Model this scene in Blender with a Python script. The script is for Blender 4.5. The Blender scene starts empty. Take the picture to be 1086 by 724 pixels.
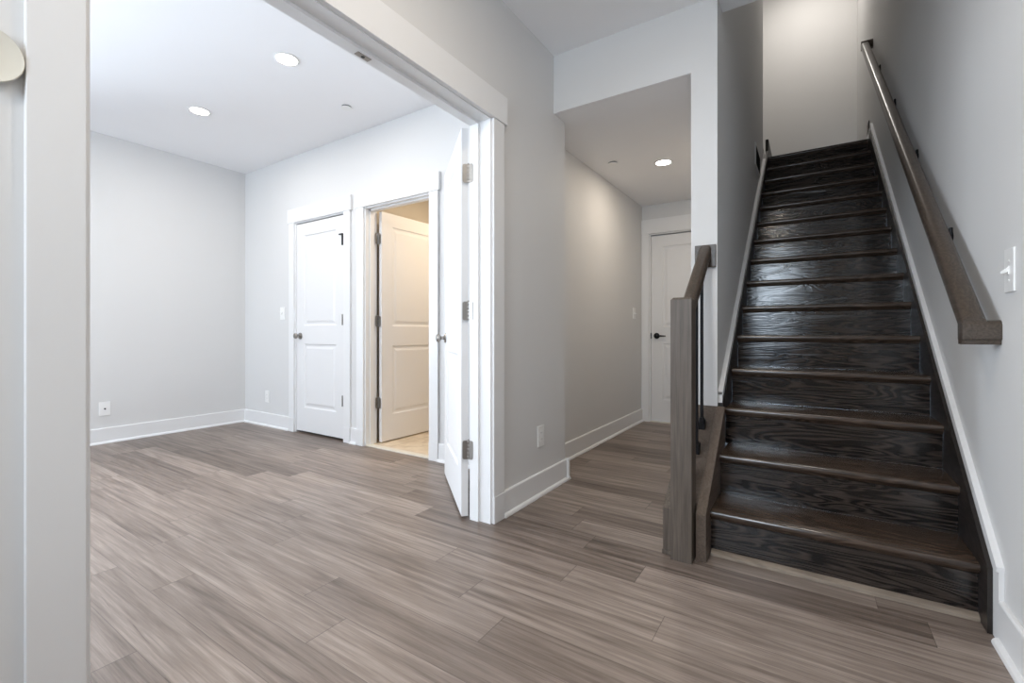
import bpy, bmesh, math, random
from mathutils import Vector, Matrix

SC = bpy.context.scene
COL = SC.collection
R = math.radians

# ------------------------------------------------------------------ camera
cam_d = bpy.data.cameras.new('camera')
cam = bpy.data.objects.new('camera', cam_d)
COL.objects.link(cam)
cam.location = (0, 0, 1.0)
cam.rotation_euler = (R(90), 0, R(33.17))
cam_d.sensor_width = 36
cam_d.lens = 484.0 / 1086 * 36
cam_d.shift_y = -9.6 / 1086
cam_d.clip_start = 0.02
SC.camera = cam

# ------------------------------------------------------------------ view, world, daylight
SC.view_settings.view_transform = 'Standard'
SC.view_settings.look = 'None'
SC.view_settings.gamma = 1
SC.view_settings.use_curve_mapping = False
SC.view_settings.exposure = 1.14
try:
    SC.cycles.use_denoising = True
    SC.cycles.max_bounces = 14
    SC.cycles.diffuse_bounces = 10
    SC.cycles.sample_clamp_indirect = 6
    SC.cycles.caustics_reflective = False
    SC.cycles.caustics_refractive = False
except Exception:
    pass
world = bpy.data.worlds.new('world')
SC.world = world
world.use_nodes = True
wb = world.node_tree.nodes['Background']
wb.inputs[0].default_value = (0.62, 0.78, 1.0, 1)
wb.inputs[1].default_value = 2.0


def area(name, loc, rot, sx, sy, power, color):
    d = bpy.data.lights.new(name, 'AREA')
    d.shape = 'RECTANGLE'
    d.size, d.size_y = sx, sy
    d.energy = power
    d.color = color
    o = bpy.data.objects.new(name, d)
    o.location = loc
    o.rotation_euler = rot
    COL.objects.link(o)
    return o


DAY = (0.88, 0.945, 1.0)
DAYL = (0.82, 0.91, 1.0)
# daylight entering by the windows behind the viewpoint (living and entry face +Y into the rooms)
area('daylight_living_window', (-3.9, -2.0, 1.4), (R(94), 0, 0), 2.3, 1.9, 38, DAYL)
area('added_side_light', (-5.55, -0.15, 1.45), (R(97), 0, R(-90)), 2.1, 1.9, 70, DAYL)  # added side source, no window known there; brightens the right wall
area('daylight_entry_window', (-0.68, -2.0, 1.95), (R(88), 0, 0), 0.72, 1.15, 26, (0.78, 0.895, 1.0))

DOWN_W = {'room': 5.0, 'foyer': 5.2, 'hall': 3.2, 'upper': 10.0, 'bath': 8.0}


# ------------------------------------------------------------------ materials
def new_mat(name):
    m = bpy.data.materials.new(name)
    m.use_nodes = True
    nt = m.node_tree
    return m, nt, nt.nodes['Principled BSDF']


def paint(name, col, rough=0.55, var=0.012, spec=0.35):
    m, nt, b = new_mat(name)
    tc = nt.nodes.new('ShaderNodeTexCoord')
    n = nt.nodes.new('ShaderNodeTexNoise')
    n.inputs['Scale'].default_value = 2.3
    n.inputs['Detail'].default_value = 3
    nt.links.new(tc.outputs['Object'], n.inputs['Vector'])
    mx = nt.nodes.new('ShaderNodeMix')
    mx.data_type = 'RGBA'
    mx.inputs[6].default_value = (*[c * (1 - var) for c in col], 1)
    mx.inputs[7].default_value = (*[min(1, c * (1 + var)) for c in col], 1)
    nt.links.new(n.outputs['Fac'], mx.inputs[0])
    nt.links.new(mx.outputs[2], b.inputs['Base Color'])
    b.inputs['Roughness'].default_value = rough
    b.inputs['Specular IOR Level'].default_value = spec
    n2 = nt.nodes.new('ShaderNodeTexNoise')
    n2.inputs['Scale'].default_value = 160
    nt.links.new(tc.outputs['Object'], n2.inputs['Vector'])
    bp = nt.nodes.new('ShaderNodeBump')
    bp.inputs['Strength'].default_value = 0.03
    bp.inputs['Distance'].default_value = 0.002
    nt.links.new(n2.outputs['Fac'], bp.inputs['Height'])
    nt.links.new(bp.outputs['Normal'], b.inputs['Normal'])
    return m


def metal(name, col, rough, metallic=1.0):
    m, nt, b = new_mat(name)
    tc = nt.nodes.new('ShaderNodeTexCoord')
    n = nt.nodes.new('ShaderNodeTexNoise')
    n.inputs['Scale'].default_value = 60
    nt.links.new(tc.outputs['Object'], n.inputs['Vector'])
    mr = nt.nodes.new('ShaderNodeMapRange')
    mr.inputs['To Min'].default_value = rough * 0.85
    mr.inputs['To Max'].default_value = rough * 1.2
    nt.links.new(n.outputs['Fac'], mr.inputs['Value'])
    nt.links.new(mr.outputs['Result'], b.inputs['Roughness'])
    b.inputs['Base Color'].default_value = (*col, 1)
    b.inputs['Metallic'].default_value = metallic
    return m


def math_node(nt, op, a, b=None, c=None):
    n = nt.nodes.new('ShaderNodeMath')
    n.operation = op
    for i, v in enumerate((a, b, c)):
        if v is None:
            continue
        if isinstance(v, (int, float)):
            n.inputs[i].default_value = v
        else:
            nt.links.new(v, n.inputs[i])
    return n.outputs[0]


def ramp(nt, fac, stops):
    r = nt.nodes.new('ShaderNodeValToRGB')
    els = r.color_ramp.elements
    while len(els) < len(stops):
        els.new(0.5)
    for e, (p, c) in zip(els, stops):
        e.position = p
        e.color = (*c, 1)
    nt.links.new(fac, r.inputs[0])
    return r.outputs[0]


def oak(name, stops, axis='X', rough=0.34, grain=1.0, bump=0.25, spec=0.5, rings=7.0, fig=(1.6, 6.5)):
    """Stained oak: broad cathedral figure, fine pores running along one axis."""
    m, nt, b = new_mat(name)
    tc = nt.nodes.new('ShaderNodeTexCoord')
    oi = nt.nodes.new('ShaderNodeObjectInfo')
    off = nt.nodes.new('ShaderNodeVectorMath')
    off.operation = 'SCALE'
    off.inputs[0].default_value = (17.3, 9.1, 23.7)
    nt.links.new(oi.outputs['Random'], off.inputs['Scale'])
    add = nt.nodes.new('ShaderNodeVectorMath')
    add.operation = 'ADD'
    nt.links.new(tc.outputs['Object'], add.inputs[0])
    nt.links.new(off.outputs[0], add.inputs[1])

    def mapped(long, cross):
        mp = nt.nodes.new('ShaderNodeMapping')
        s = [cross] * 3
        s['XYZ'.index(axis)] = long
        mp.inputs['Scale'].default_value = s
        nt.links.new(add.outputs[0], mp.inputs['Vector'])
        return mp.outputs[0]
    n1 = nt.nodes.new('ShaderNodeTexNoise')
    n1.inputs['Scale'].default_value = 1.0
    n1.inputs['Detail'].default_value = 2.0
    n1.inputs['Distortion'].default_value = 0.6
    nt.links.new(mapped(*fig), n1.inputs['Vector'])
    wob = nt.nodes.new('ShaderNodeTexNoise')
    wob.inputs['Scale'].default_value = 1.0
    wob.inputs['Detail'].default_value = 2.0
    nt.links.new(mapped(9, 60), wob.inputs['Vector'])
    ph = math_node(nt, 'MULTIPLY', n1.outputs['Fac'], rings * 6.283 * 1.6)
    ph = math_node(nt, 'ADD', ph, math_node(nt, 'MULTIPLY', wob.outputs['Fac'], 2.2))
    sn = math_node(nt, 'SINE', ph)
    sn = math_node(nt, 'MULTIPLY_ADD', sn, 0.5, 0.5)
    fine = nt.nodes.new('ShaderNodeTexNoise')
    fine.inputs['Scale'].default_value = 1.0
    fine.inputs['Detail'].default_value = 4.0
    fine.inputs['Roughness'].default_value = 0.65
    nt.links.new(mapped(6, 150), fine.inputs['Vector'])
    f = math_node(nt, 'MULTIPLY', sn, 0.45 * grain)
    f = math_node(nt, 'ADD', f, math_node(nt, 'MULTIPLY', fine.outputs['Fac'], 0.75))
    f = math_node(nt, 'SUBTRACT', f, 0.1)
    col = ramp(nt, f, stops)
    nt.links.new(col, b.inputs['Base Color'])
    rr = math_node(nt, 'MULTIPLY_ADD', f, -0.12, rough + 0.08)
    nt.links.new(rr, b.inputs['Roughness'])
    b.inputs['Specular IOR Level'].default_value = spec
    bp = nt.nodes.new('ShaderNodeBump')
    bp.inputs['Strength'].default_value = bump
    bp.inputs['Distance'].default_value = 0.002
    nt.links.new(f, bp.inputs['Height'])
    nt.links.new(bp.outputs['Normal'], b.inputs['Normal'])
    return m


def plank_floor():
    m, nt, b = new_mat('plank_floor_laminate')
    uv = nt.nodes.new('ShaderNodeUVMap')
    uv.uv_map = 'plank'
    at = nt.nodes.new('ShaderNodeAttribute')
    at.attribute_name = 'plank_id'
    ids = nt.nodes.new('ShaderNodeSeparateColor')
    nt.links.new(at.outputs['Color'], ids.inputs[0])
    sep = nt.nodes.new('ShaderNodeSeparateXYZ')
    nt.links.new(uv.outputs[0], sep.inputs[0])
    # position along and across the plank, shifted by the plank's own number
    shift = nt.nodes.new('ShaderNodeVectorMath')
    shift.operation = 'MULTIPLY_ADD'
    nt.links.new(at.outputs['Color'], shift.inputs[0])
    shift.inputs[1].default_value = (31.0, 17.0, 23.0)
    nt.links.new(uv.outputs[0], shift.inputs[2])

    def mapped(sx, sy):
        mp = nt.nodes.new('ShaderNodeMapping')
        mp.inputs['Scale'].default_value = (sx, sy, 1)
        nt.links.new(shift.outputs[0], mp.inputs['Vector'])
        return mp.outputs[0]

    def noise(v, det, rgh=0.5, dist=0.0):
        n = nt.nodes.new('ShaderNodeTexNoise')
        n.inputs['Scale'].default_value = 1
        n.inputs['Detail'].default_value = det
        n.inputs['Roughness'].default_value = rgh
        n.inputs['Distortion'].default_value = dist
        nt.links.new(v, n.inputs['Vector'])
        return n.outputs['Fac']
    broad = noise(mapped(0.8, 21), 3, 0.55, 0.35)
    mid = noise(mapped(2.4, 62), 3, 0.65, 0.3)
    fine = noise(mapped(6, 190), 4, 0.75)
    ph = math_node(nt, 'MULTIPLY', noise(mapped(0.7, 9), 1.5, 0.4, 0.2), 40)
    lines = math_node(nt, 'SINE', ph)
    lines = math_node(nt, 'MULTIPLY_ADD', lines, 0.5, 0.5)
    lines = math_node(nt, 'POWER', lines, 2.5)
    f = math_node(nt, 'MULTIPLY', broad, 0.46)
    f = math_node(nt, 'ADD', f, math_node(nt, 'MULTIPLY', mid, 0.62))
    f = math_node(nt, 'ADD', f, math_node(nt, 'MULTIPLY', fine, 0.42))
    f = math_node(nt, 'SUBTRACT', f, math_node(nt, 'MULTIPLY', lines, 0.11))
    f = math_node(nt, 'ADD', f, math_node(nt, 'MULTIPLY', ids.outputs[0], 0.30))
    f = math_node(nt, 'SUBTRACT', f, 0.40)
    col = ramp(nt, f, [(0.12, (0.062, 0.045, 0.036)), (0.37, (0.158, 0.123, 0.102)),
                       (0.58, (0.248, 0.200, 0.170)), (0.84, (0.400, 0.332, 0.286))])
    # rare thin dark mineral streaks
    st = noise(mapped(1.6, 60), 1, 0.4, 1.2)
    st = math_node(nt, 'GREATER_THAN', st, 0.775)
    mx = nt.nodes.new('ShaderNodeMix')
    mx.data_type = 'RGBA'
    mx.inputs[7].default_value = (0.07, 0.052, 0.045, 1)
    nt.links.new(math_node(nt, 'MULTIPLY', st, 0.55), mx.inputs[0])
    nt.links.new(col, mx.inputs[6])
    # bevelled joints between the planks (a real dark line)
    at2 = nt.nodes.new('ShaderNodeUVMap')
    at2.uv_map = 'edge'
    s2 = nt.nodes.new('ShaderNodeSeparateXYZ')
    nt.links.new(at2.outputs[0], s2.inputs[0])
    # edge map holds metres from the plank's centre lines, normalised so 1 is the edge
    e1 = math_node(nt, 'GREATER_THAN', math_node(nt, 'ABSOLUTE', s2.outputs[0]), 0.9975)
    e2 = math_node(nt, 'GREATER_THAN', math_node(nt, 'ABSOLUTE', s2.outputs[1]), 0.988)
    e = math_node(nt, 'MAXIMUM', e1, e2)
    mx2 = nt.nodes.new('ShaderNodeMix')
    mx2.data_type = 'RGBA'
    mx2.inputs[7].default_value = (0.06, 0.045, 0.04, 1)
    nt.links.new(math_node(nt, 'MULTIPLY', e, 0.65), mx2.inputs[0])
    nt.links.new(mx.outputs[2], mx2.inputs[6])
    nt.links.new(mx2.outputs[2], b.inputs['Base Color'])
    b.inputs['Roughness'].default_value = 0.36
    rg = math_node(nt, 'MULTIPLY_ADD', fine, 0.10, 0.33)
    nt.links.new(rg, b.inputs['Roughness'])
    b.inputs['Specular IOR Level'].default_value = 0.42
    bp = nt.nodes.new('ShaderNodeBump')
    bp.inputs['Strength'].default_value = 0.12
    bp.inputs['Distance'].default_value = 0.001
    h = math_node(nt, 'SUBTRACT', f, e)
    nt.links.new(h, bp.inputs['Height'])
    nt.links.new(bp.outputs['Normal'], b.inputs['Normal'])
    return m


def tile_floor():
    m, nt, b = new_mat('beige_stone_tile')
    tc = nt.nodes.new('ShaderNodeTexCoord')
    br = nt.nodes.new('ShaderNodeTexBrick')
    br.offset = 0.0
    br.inputs['Scale'].default_value = 1.0
    br.inputs['Brick Width'].default_value = 0.45
    br.inputs['Row Height'].default_value = 0.45
    br.inputs['Mortar Size'].default_value = 0.003
    br.inputs['Mortar'].default_value = (0.42, 0.34, 0.25, 1)
    nt.links.new(tc.outputs['Object'], br.inputs['Vector'])
    n = nt.nodes.new('ShaderNodeTexNoise')
    n.inputs['Scale'].default_value = 9
    n.inputs['Detail'].default_value = 6
    n.inputs['Distortion'].default_value = 0.8
    nt.links.new(tc.outputs['Object'], n.inputs['Vector'])
    c = ramp(nt, n.outputs['Fac'], [(0.3, (0.52, 0.42, 0.30)), (0.7, (0.72, 0.62, 0.48))])
    nt.links.new(c, br.inputs['Color1'])
    nt.links.new(c, br.inputs['Color2'])
    nt.links.new(br.outputs['Color'], b.inputs['Base Color'])
    b.inputs['Roughness'].default_value = 0.4
    return m


def glow(name, col, strength):
    m, nt, b = new_mat(name)
    b.inputs['Base Color'].default_value = (0.9, 0.9, 0.9, 1)
    b.inputs['Emission Color'].default_value = (*col, 1)
    b.inputs['Emission Strength'].default_value = strength
    return m


def pane_glass():
    m = bpy.data.materials.new('window_glass')
    m.use_nodes = True
    nt = m.node_tree
    nt.nodes.remove(nt.nodes['Principled BSDF'])
    tr = nt.nodes.new('ShaderNodeBsdfTransparent')
    gl = nt.nodes.new('ShaderNodeBsdfGlossy')
    gl.inputs['Roughness'].default_value = 0.02
    fr = nt.nodes.new('ShaderNodeFresnel')
    fr.inputs[0].default_value = 1.45
    mx = nt.nodes.new('ShaderNodeMixShader')
    nt.links.new(fr.outputs[0], mx.inputs[0])
    nt.links.new(tr.outputs[0], mx.inputs[1])
    nt.links.new(gl.outputs[0], mx.inputs[2])
    nt.links.new(mx.outputs[0], nt.nodes['Material Output'].inputs[0])
    return m


M = {
    'wall': paint('grey_wall_paint', (0.665, 0.663, 0.658), 0.6),
    'ceiling': paint('white_ceiling_paint', (0.85, 0.85, 0.86), 0.75),
    'trim': paint('white_trim_paint', (0.765, 0.767, 0.770), 0.34, 0.006, 0.45),
    'door': paint('white_door_paint', (0.745, 0.745, 0.748), 0.36, 0.006, 0.45),
    'bath': paint('cream_wall_paint', (0.60, 0.55, 0.47), 0.6),
    'plastic': paint('white_plastic', (0.82, 0.82, 0.81), 0.3, 0.003, 0.5),
    'cream': paint('cream_plastic', (0.66, 0.63, 0.55), 0.4, 0.01, 0.4),
    'slot': paint('dark_slot', (0.03, 0.03, 0.03), 0.5),
    'nickel': metal('satin_nickel', (0.34, 0.325, 0.305), 0.32),
    'black': metal('black_metal', (0.012, 0.012, 0.014), 0.38, 0.6),
    'vent': paint('grey_vent_metal', (0.035, 0.030, 0.028), 0.5),
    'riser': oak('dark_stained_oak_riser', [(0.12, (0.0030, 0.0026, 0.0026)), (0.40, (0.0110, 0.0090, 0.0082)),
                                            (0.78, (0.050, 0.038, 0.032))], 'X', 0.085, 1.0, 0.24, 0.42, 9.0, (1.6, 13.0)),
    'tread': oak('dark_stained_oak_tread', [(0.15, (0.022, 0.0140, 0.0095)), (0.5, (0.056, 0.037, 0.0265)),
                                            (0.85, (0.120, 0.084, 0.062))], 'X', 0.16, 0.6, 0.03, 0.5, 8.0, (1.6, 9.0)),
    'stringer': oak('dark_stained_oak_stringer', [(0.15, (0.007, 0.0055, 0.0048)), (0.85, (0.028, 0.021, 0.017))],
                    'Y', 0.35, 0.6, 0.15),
    'newel': oak('grey_brown_oak_upright', [(0.1, (0.052, 0.040, 0.031)), (0.5, (0.112, 0.089, 0.071)),
                                            (0.9, (0.195, 0.158, 0.128))], 'Z', 0.45, 0.30, 0.2, 0.5, 5.0, (0.7, 16.0)),
    'rail': oak('brown_oak_handrail', [(0.1, (0.036, 0.026, 0.019)), (0.5, (0.076, 0.057, 0.043)),
                                       (0.9, (0.150, 0.118, 0.092))], 'Y', 0.28, 0.45, 0.12, 0.5, 6.0, (0.8, 16.0)),
    'curb': oak('brown_oak_curb', [(0.1, (0.065, 0.047, 0.036)), (0.5, (0.130, 0.098, 0.075)),
                                   (0.9, (0.210, 0.165, 0.128))], 'Y', 0.40, 0.35, 0.15, 0.5, 5.0, (0.8, 14.0)),
    'shoe': oak('pale_brown_oak_shoe', [(0.1, (0.16, 0.128, 0.10)), (0.9, (0.36, 0.30, 0.24))], 'X', 0.35, 0.5, 0.1),
    'floor': plank_floor(),
    'tile': tile_floor(),
    'lens': glow('lit_lamp_lens', (1.0, 0.93, 0.84), 9.0),
    'glass': pane_glass(),
}


# ------------------------------------------------------------------ mesh helpers
def box(bm, x0, x1, y0, y1, z0, z1, bevel=0.0):
    vs = [bm.verts.new(p) for p in ((x0, y0, z0), (x1, y0, z0), (x1, y1, z0), (x0, y1, z0),
                                    (x0, y0, z1), (x1, y0, z1), (x1, y1, z1), (x0, y1, z1))]
    fs = [bm.faces.new([vs[i] for i in f]) for f in ((3, 2, 1, 0), (4, 5, 6, 7), (0, 1, 5, 4),
                                                     (1, 2, 6, 5), (2, 3, 7, 6), (3, 0, 4, 7))]
    if bevel:
        es = list({e for f in fs for e in f.edges})
        bmesh.ops.bevel(bm, geom=es, offset=bevel, segments=2, profile=0.6, affect='EDGES')
    return vs


def prism(bm, pts, vec, bevel=0.0):
    """Extrude the closed 3-D polygon pts along vec."""
    v = Vector(vec)
    a = [bm.verts.new(p) for p in pts]
    b = [bm.verts.new(Vector(p) + v) for p in pts]
    n = len(pts)
    fs = [bm.faces.new(a[::-1]), bm.faces.new(b)]
    for i in range(n):
        fs.append(bm.faces.new((a[i], a[(i + 1) % n], b[(i + 1) % n], b[i])))
    bmesh.ops.recalc_face_normals(bm, faces=fs)
    if bevel:
        es = list({e for f in fs for e in f.edges})
        bmesh.ops.bevel(bm, geom=es, offset=bevel, segments=2, profile=0.6, affect='EDGES')


def lathe(bm, prof, origin, axis, seg=32):
    """prof: list of (radius, distance along axis)."""
    ax = Vector(axis).normalized()
    q = Vector((0, 0, 1)).rotation_difference(ax)
    rings = []
    o = Vector(origin)
    for r, h in prof:
        if r < 1e-6:
            rings.append([bm.verts.new(o + ax * h)])
        else:
            rings.append([bm.verts.new(o + q @ Vector((r * math.cos(2 * math.pi * k / seg),
                                                      r * math.sin(2 * math.pi * k / seg), h))) for k in range(seg)])
    fs = []
    for A, B in zip(rings, rings[1:]):
        for k in range(seg):
            k2 = (k + 1) % seg
            if len(A) == 1 and len(B) == 1:
                continue
            if len(A) == 1:
                fs.append(bm.faces.new((A[0], B[k], B[k2])))
            elif len(B) == 1:
                fs.append(bm.faces.new((A[k], B[0], A[k2])))
            else:
                fs.append(bm.faces.new((A[k], B[k], B[k2], A[k2])))
    for f in fs:
        f.smooth = True
    bmesh.ops.recalc_face_normals(bm, faces=fs)


def cyl(bm, p0, p1, r, seg=20):
    p0, p1 = Vector(p0), Vector(p1)
    L = (p1 - p0).length
    lathe(bm, [(0, 0), (r * 0.93, 0), (r, r * 0.07), (r, L - r * 0.07), (r * 0.93, L), (0, L)], p0, p1 - p0, seg)


def shade(me):
    me.polygons.foreach_set('use_smooth', [True] * len(me.polygons))
    try:
        me.set_sharp_from_angle(angle=R(35))
    except Exception:
        pass


def wloc(o):
    v = Vector(o.location)
    p = o.parent
    while p:
        v += Vector(p.location)
        p = p.parent
    return v


def obj(name, bm, mat, parent=None, smooth=False):
    """Link bm (built in world coordinates) as one mesh object with its origin at its base."""
    lo = Vector([min(v.co[i] for v in bm.verts) for i in range(3)])
    hi = Vector([max(v.co[i] for v in bm.verts) for i in range(3)])
    c = Vector(((lo.x + hi.x) / 2, (lo.y + hi.y) / 2, lo.z))
    bmesh.ops.translate(bm, verts=bm.verts, vec=-c)
    me = bpy.data.meshes.new(name)
    bm.to_mesh(me)
    bm.free()
    me.materials.append(mat)
    if smooth:
        shade(me)
    o = bpy.data.objects.new(name, me)
    COL.objects.link(o)
    if parent:
        o.parent = parent
        o.location = c - wloc(parent)
    else:
        o.location = c
    return o


def thing(name, label, cat, loc, group=None):
    o = bpy.data.objects.new(name, None)
    COL.objects.link(o)
    o.empty_display_size = 0.1
    o.location = loc
    o['label'] = label
    o['category'] = cat
    if group:
        o['group'] = group
    return o


def root(name, loc, kind='structure', label=None, cat=None):
    o = bpy.data.objects.new(name, None)
    COL.objects.link(o)
    o.empty_display_size = 0.1
    o.location = loc
    o['kind'] = kind
    if label:
        o['label'] = label
    if cat:
        o['category'] = cat
    return o


def struct(name, bm, mat, label, cat):
    o = obj(name, bm, mat)
    o['kind'] = 'structure'
    o['label'] = label
    o['category'] = cat
    return o


def dup(src, loc, label):
    r = src.copy()
    COL.objects.link(r)
    r.location = loc
    r['label'] = label
    for ch in list(src.children):
        c = ch.copy()
        COL.objects.link(c)
        c.parent = r
        for g in list(ch.children):
            d = g.copy()
            COL.objects.link(d)
            d.parent = c
    return r


def BM():
    return bmesh.new()


# ------------------------------------------------------------------ key dimensions
XF, XR = -1.40, 0.52          # foyer: face of the wall with the wide opening, right wall
XFR = -1.52                   # same wall, living-room face
XL = -5.33                    # living room far wall
YD = 2.66                     # living room wall with the two doors
YB = 2.640                    # bulkhead and partition front
YREAR = -1.80
ZC, ZH = 2.785, 2.428          # ceilings
PX0, PX1 = -0.549, -0.4155      # partition
ZF = 2.800
ZU = 2.943                    # upper floor
ZT = 5.95
RISE, RUN = 0.1959, 0.2555
NY0, NZ0 = 2.20, 0.1996       # first nosing
SX0, SX1 = -0.390, 0.492      # stair clear width
OY0, OY1, OZ = 0.340, 1.941, 2.118   # wide opening


def nose(y):
    return NZ0 + (y - NY0) * RISE / RUN


# ------------------------------------------------------------------ floors
def build_floor():
    rnd = random.Random(11)
    bm = BM()
    uvp = bm.loops.layers.uv.new('plank')
    uve = bm.loops.layers.uv.new('edge')
    cl = bm.loops.layers.float_color.new('plank_id')
    W = 0.155
    L = 1.22
    known = {0.865: -1.36, 1.02: -1.61, 1.175: -0.90, 1.33: -1.11, 1.485: -0.43, 1.64: -0.84, 1.795: -0.59}
    k = -21
    while True:
        y0 = 1.33 + W * k
        if y0 > 5.3:
            break
        y1 = y0 + W
        k += 1
        ya, yb = max(y0, YREAR - 0.1), min(y1, 5.2)
        if yb <= ya:
            continue
        xs, xe = (-5.42, 0.60) if y0 < 2.66 else (-1.68, 0.60)
        start = None
        for ky, vx in known.items():
            if abs(ky - y0) < 0.01:
                start = vx
        if start is None:
            start = rnd.uniform(-1.5, -0.3)
        x = start
        while x > xs:
            x -= L
        if abs(y0 - 1.485) < 0.01:
            cuts = [-5.42, -4.80, -3.58, -2.59, -1.37, -0.43, 0.60]
        else:
            cuts = [xs]
            x += L
            while x < xe:
                if x - cuts[-1] > 0.05:
                    cuts.append(x)
                x += L
            cuts.append(xe)
        if yb > 2.68 and ya < 2.68 and xs > -5:
            pass
        for a, b_ in zip(cuts, cuts[1:]):
            pts = ((a, ya), (b_, ya), (b_, yb), (a, yb))
            f = bm.faces.new([bm.verts.new((p[0], p[1], 0)) for p in pts])
            col = (rnd.random(), rnd.random(), rnd.random(), 1)
            cx, hy = (a + b_) / 2, (y0 + y1) / 2
            for lp, p in zip(f.loops, pts):
                lp[uvp].uv = (p[0] - a, p[1] - y0)
                lp[uve].uv = ((p[0] - cx) / ((b_ - a) / 2), (p[1] - hy) / (W / 2))
                lp[cl] = col
    return bm


fl = struct('floor', build_floor(), M['floor'], 'grey-brown wood plank floor running through living room, foyer and hall', 'floor')
b = BM(); box(b, -5.45, 0.64, YREAR - 0.12, 5.26, -0.12, -0.004)
struct('floor_slab', b, M['wall'], 'slab beneath the plank floor', 'floor')
b = BM(); box(b, -3.50, -1.72, 2.715, 4.42, -0.003, 0.003)
struct('floor_bathroom', b, M['tile'], 'beige stone tile floor seen through the open bathroom door', 'floor')
b = BM(); box(b, -3.29, -2.505, 2.66, 2.72, -0.002, 0.009, 0.003)
struct('trim_6', b, M['cream'], 'cream threshold strip in the bathroom doorway', 'threshold')


# ------------------------------------------------------------------ walls
def wall_along_x(x0, x1, y0, y1, z0, z1, ops):
    """ops: (xa, xb, zbottom, ztop) openings, left to right."""
    bm = BM()
    cur = x0
    for xa, xb, zb, zt in ops:
        box(bm, cur, xa, y0, y1, z0, z1)
        box(bm, xa, xb, y0, y1, zt, z1)
        if zb > z0:
            box(bm, xa, xb, y0, y1, z0, zb)
        cur = xb
    box(bm, cur, x1, y0, y1, z0, z1)
    return bm


W3 = (-1.20, 0.90, 0.50, 2.40)
b = BM()
for y0_, y1_, z0_, z1_ in ((YREAR - .12, W3[0], 0, ZC), (W3[1], YD + .12, 0, ZC), (W3[0], W3[1], 0, W3[2]), (W3[0], W3[1], W3[3], ZC)):
    box(b, XL - 0.12, XL, y0_, y1_, z0_, z1_)
struct('wall_left', b, M['wall'], 'far grey wall of the living room with a cable jack plate', 'wall')
DA = (-4.350, -3.560)
DB = (-3.290, -2.505)
DZ = 2.105
struct('wall_back', wall_along_x(XL, XFR, YD, YD + 0.12, 0, ZC, [(DA[0], DA[1], 0, DZ), (DB[0], DB[1], 0, DZ)]),
       M['wall'], 'grey living room wall holding the two white panel doors', 'wall')
b = BM()
box(b, XFR, XF, YREAR, OY0, 0, ZF)
box(b, XFR, XF, OY0, OY1, OZ + 0.02, ZF)
box(b, XFR, XF, OY1 + 0.0, 2.80, 0, ZF)
box(b, -1.60, XFR, YD + 0.12, 2.80, 0, ZC)
struct('wall_middle', b, M['wall'], 'grey wall with the wide cased opening between foyer and living room', 'wall')
b = BM(); box(b, -1.72, -1.60, YD + 0.12, 5.14, 0, ZH)
struct('wall_hall', b, M['wall'], 'left hall wall with one light switch near the far door', 'wall')
HD = (-1.515, -0.700)
struct('wall_hall_end', wall_along_x(-1.72, PX0, 5.14, 5.26, 0, ZH + 0.2, [(HD[0], HD[1], 0, DZ)]), M['wall'],
       'end wall of the hall around the far white door', 'wall')
b = BM(); box(b, XF, PX0, YB, YB + 0.10, ZH + 0.003, ZF)
struct('wall_bulkhead', b, M['wall'], 'grey bulkhead dropping over the hall entrance', 'wall')
b = BM(); box(b, PX0, PX1, YB, 5.45, 0, ZT)
struct('wall_partition', b, M['wall'], 'narrow partition wall between hall and staircase', 'wall')
b = BM(); box(b, XR, XR + 0.12, YREAR - 0.12, 7.69, 0, ZT)
struct('wall_right', b, M['wall'], 'long grey wall right of the stairs with handrail and switch', 'wall')
W1 = (-5.05, -2.75, 0.45, 2.35)
W2 = (-1.06, -0.26, 0.70, 2.50)
struct('wall_rear', wall_along_x(XL, XR, YREAR - 0.12, YREAR, 0, ZF, [W1, W2]), M['wall'],
       'wall behind the viewpoint with the two daylight windows', 'wall')
# upper level around the head of the stairs
b = BM(); box(b, PX1, XR, 2.70, 2.80, ZF + 0.14, ZT)
struct('wall_upper_front', b, M['wall'], 'upper wall over the foot of the stairs', 'wall')
b = BM(); box(b, -2.12, XR, 7.57, 7.69, ZU - 0.2, ZT)
struct('wall_upper_back', b, M['wall'], 'pale wall at the head of the stairs', 'wall')
b = BM(); box(b, -2.12, -2.0, 5.35, 7.57, ZU - 0.2, ZT)
struct('wall_upper_left', b, M['wall'], 'upper landing wall on the left', 'wall')
b = BM(); box(b, -2.0, PX0, 5.35, 5.45, ZU - 0.2, ZT)
struct('wall_upper_side', b, M['wall'], 'upper landing wall beside the stairwell', 'wall')
b = BM(); box(b, -2.12, XR + .12, 2.70, 7.69, ZT, ZT + 0.1)
struct('ceiling_upper', b, M['ceiling'], 'ceiling over the head of the stairs', 'ceiling')
b = BM(); box(b, -2.0, XR, NY0 + 14 * RUN + 0.03, 7.57, ZU - 0.2, ZU - 0.001); box(b, -2.0, PX1, 5.45, NY0 + 14 * RUN + 0.03, ZU - 0.2, ZU - 0.001)
struct('floor_upper', b, M['tread'], 'dark wood landing floor at the head of the stairs', 'floor')
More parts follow.
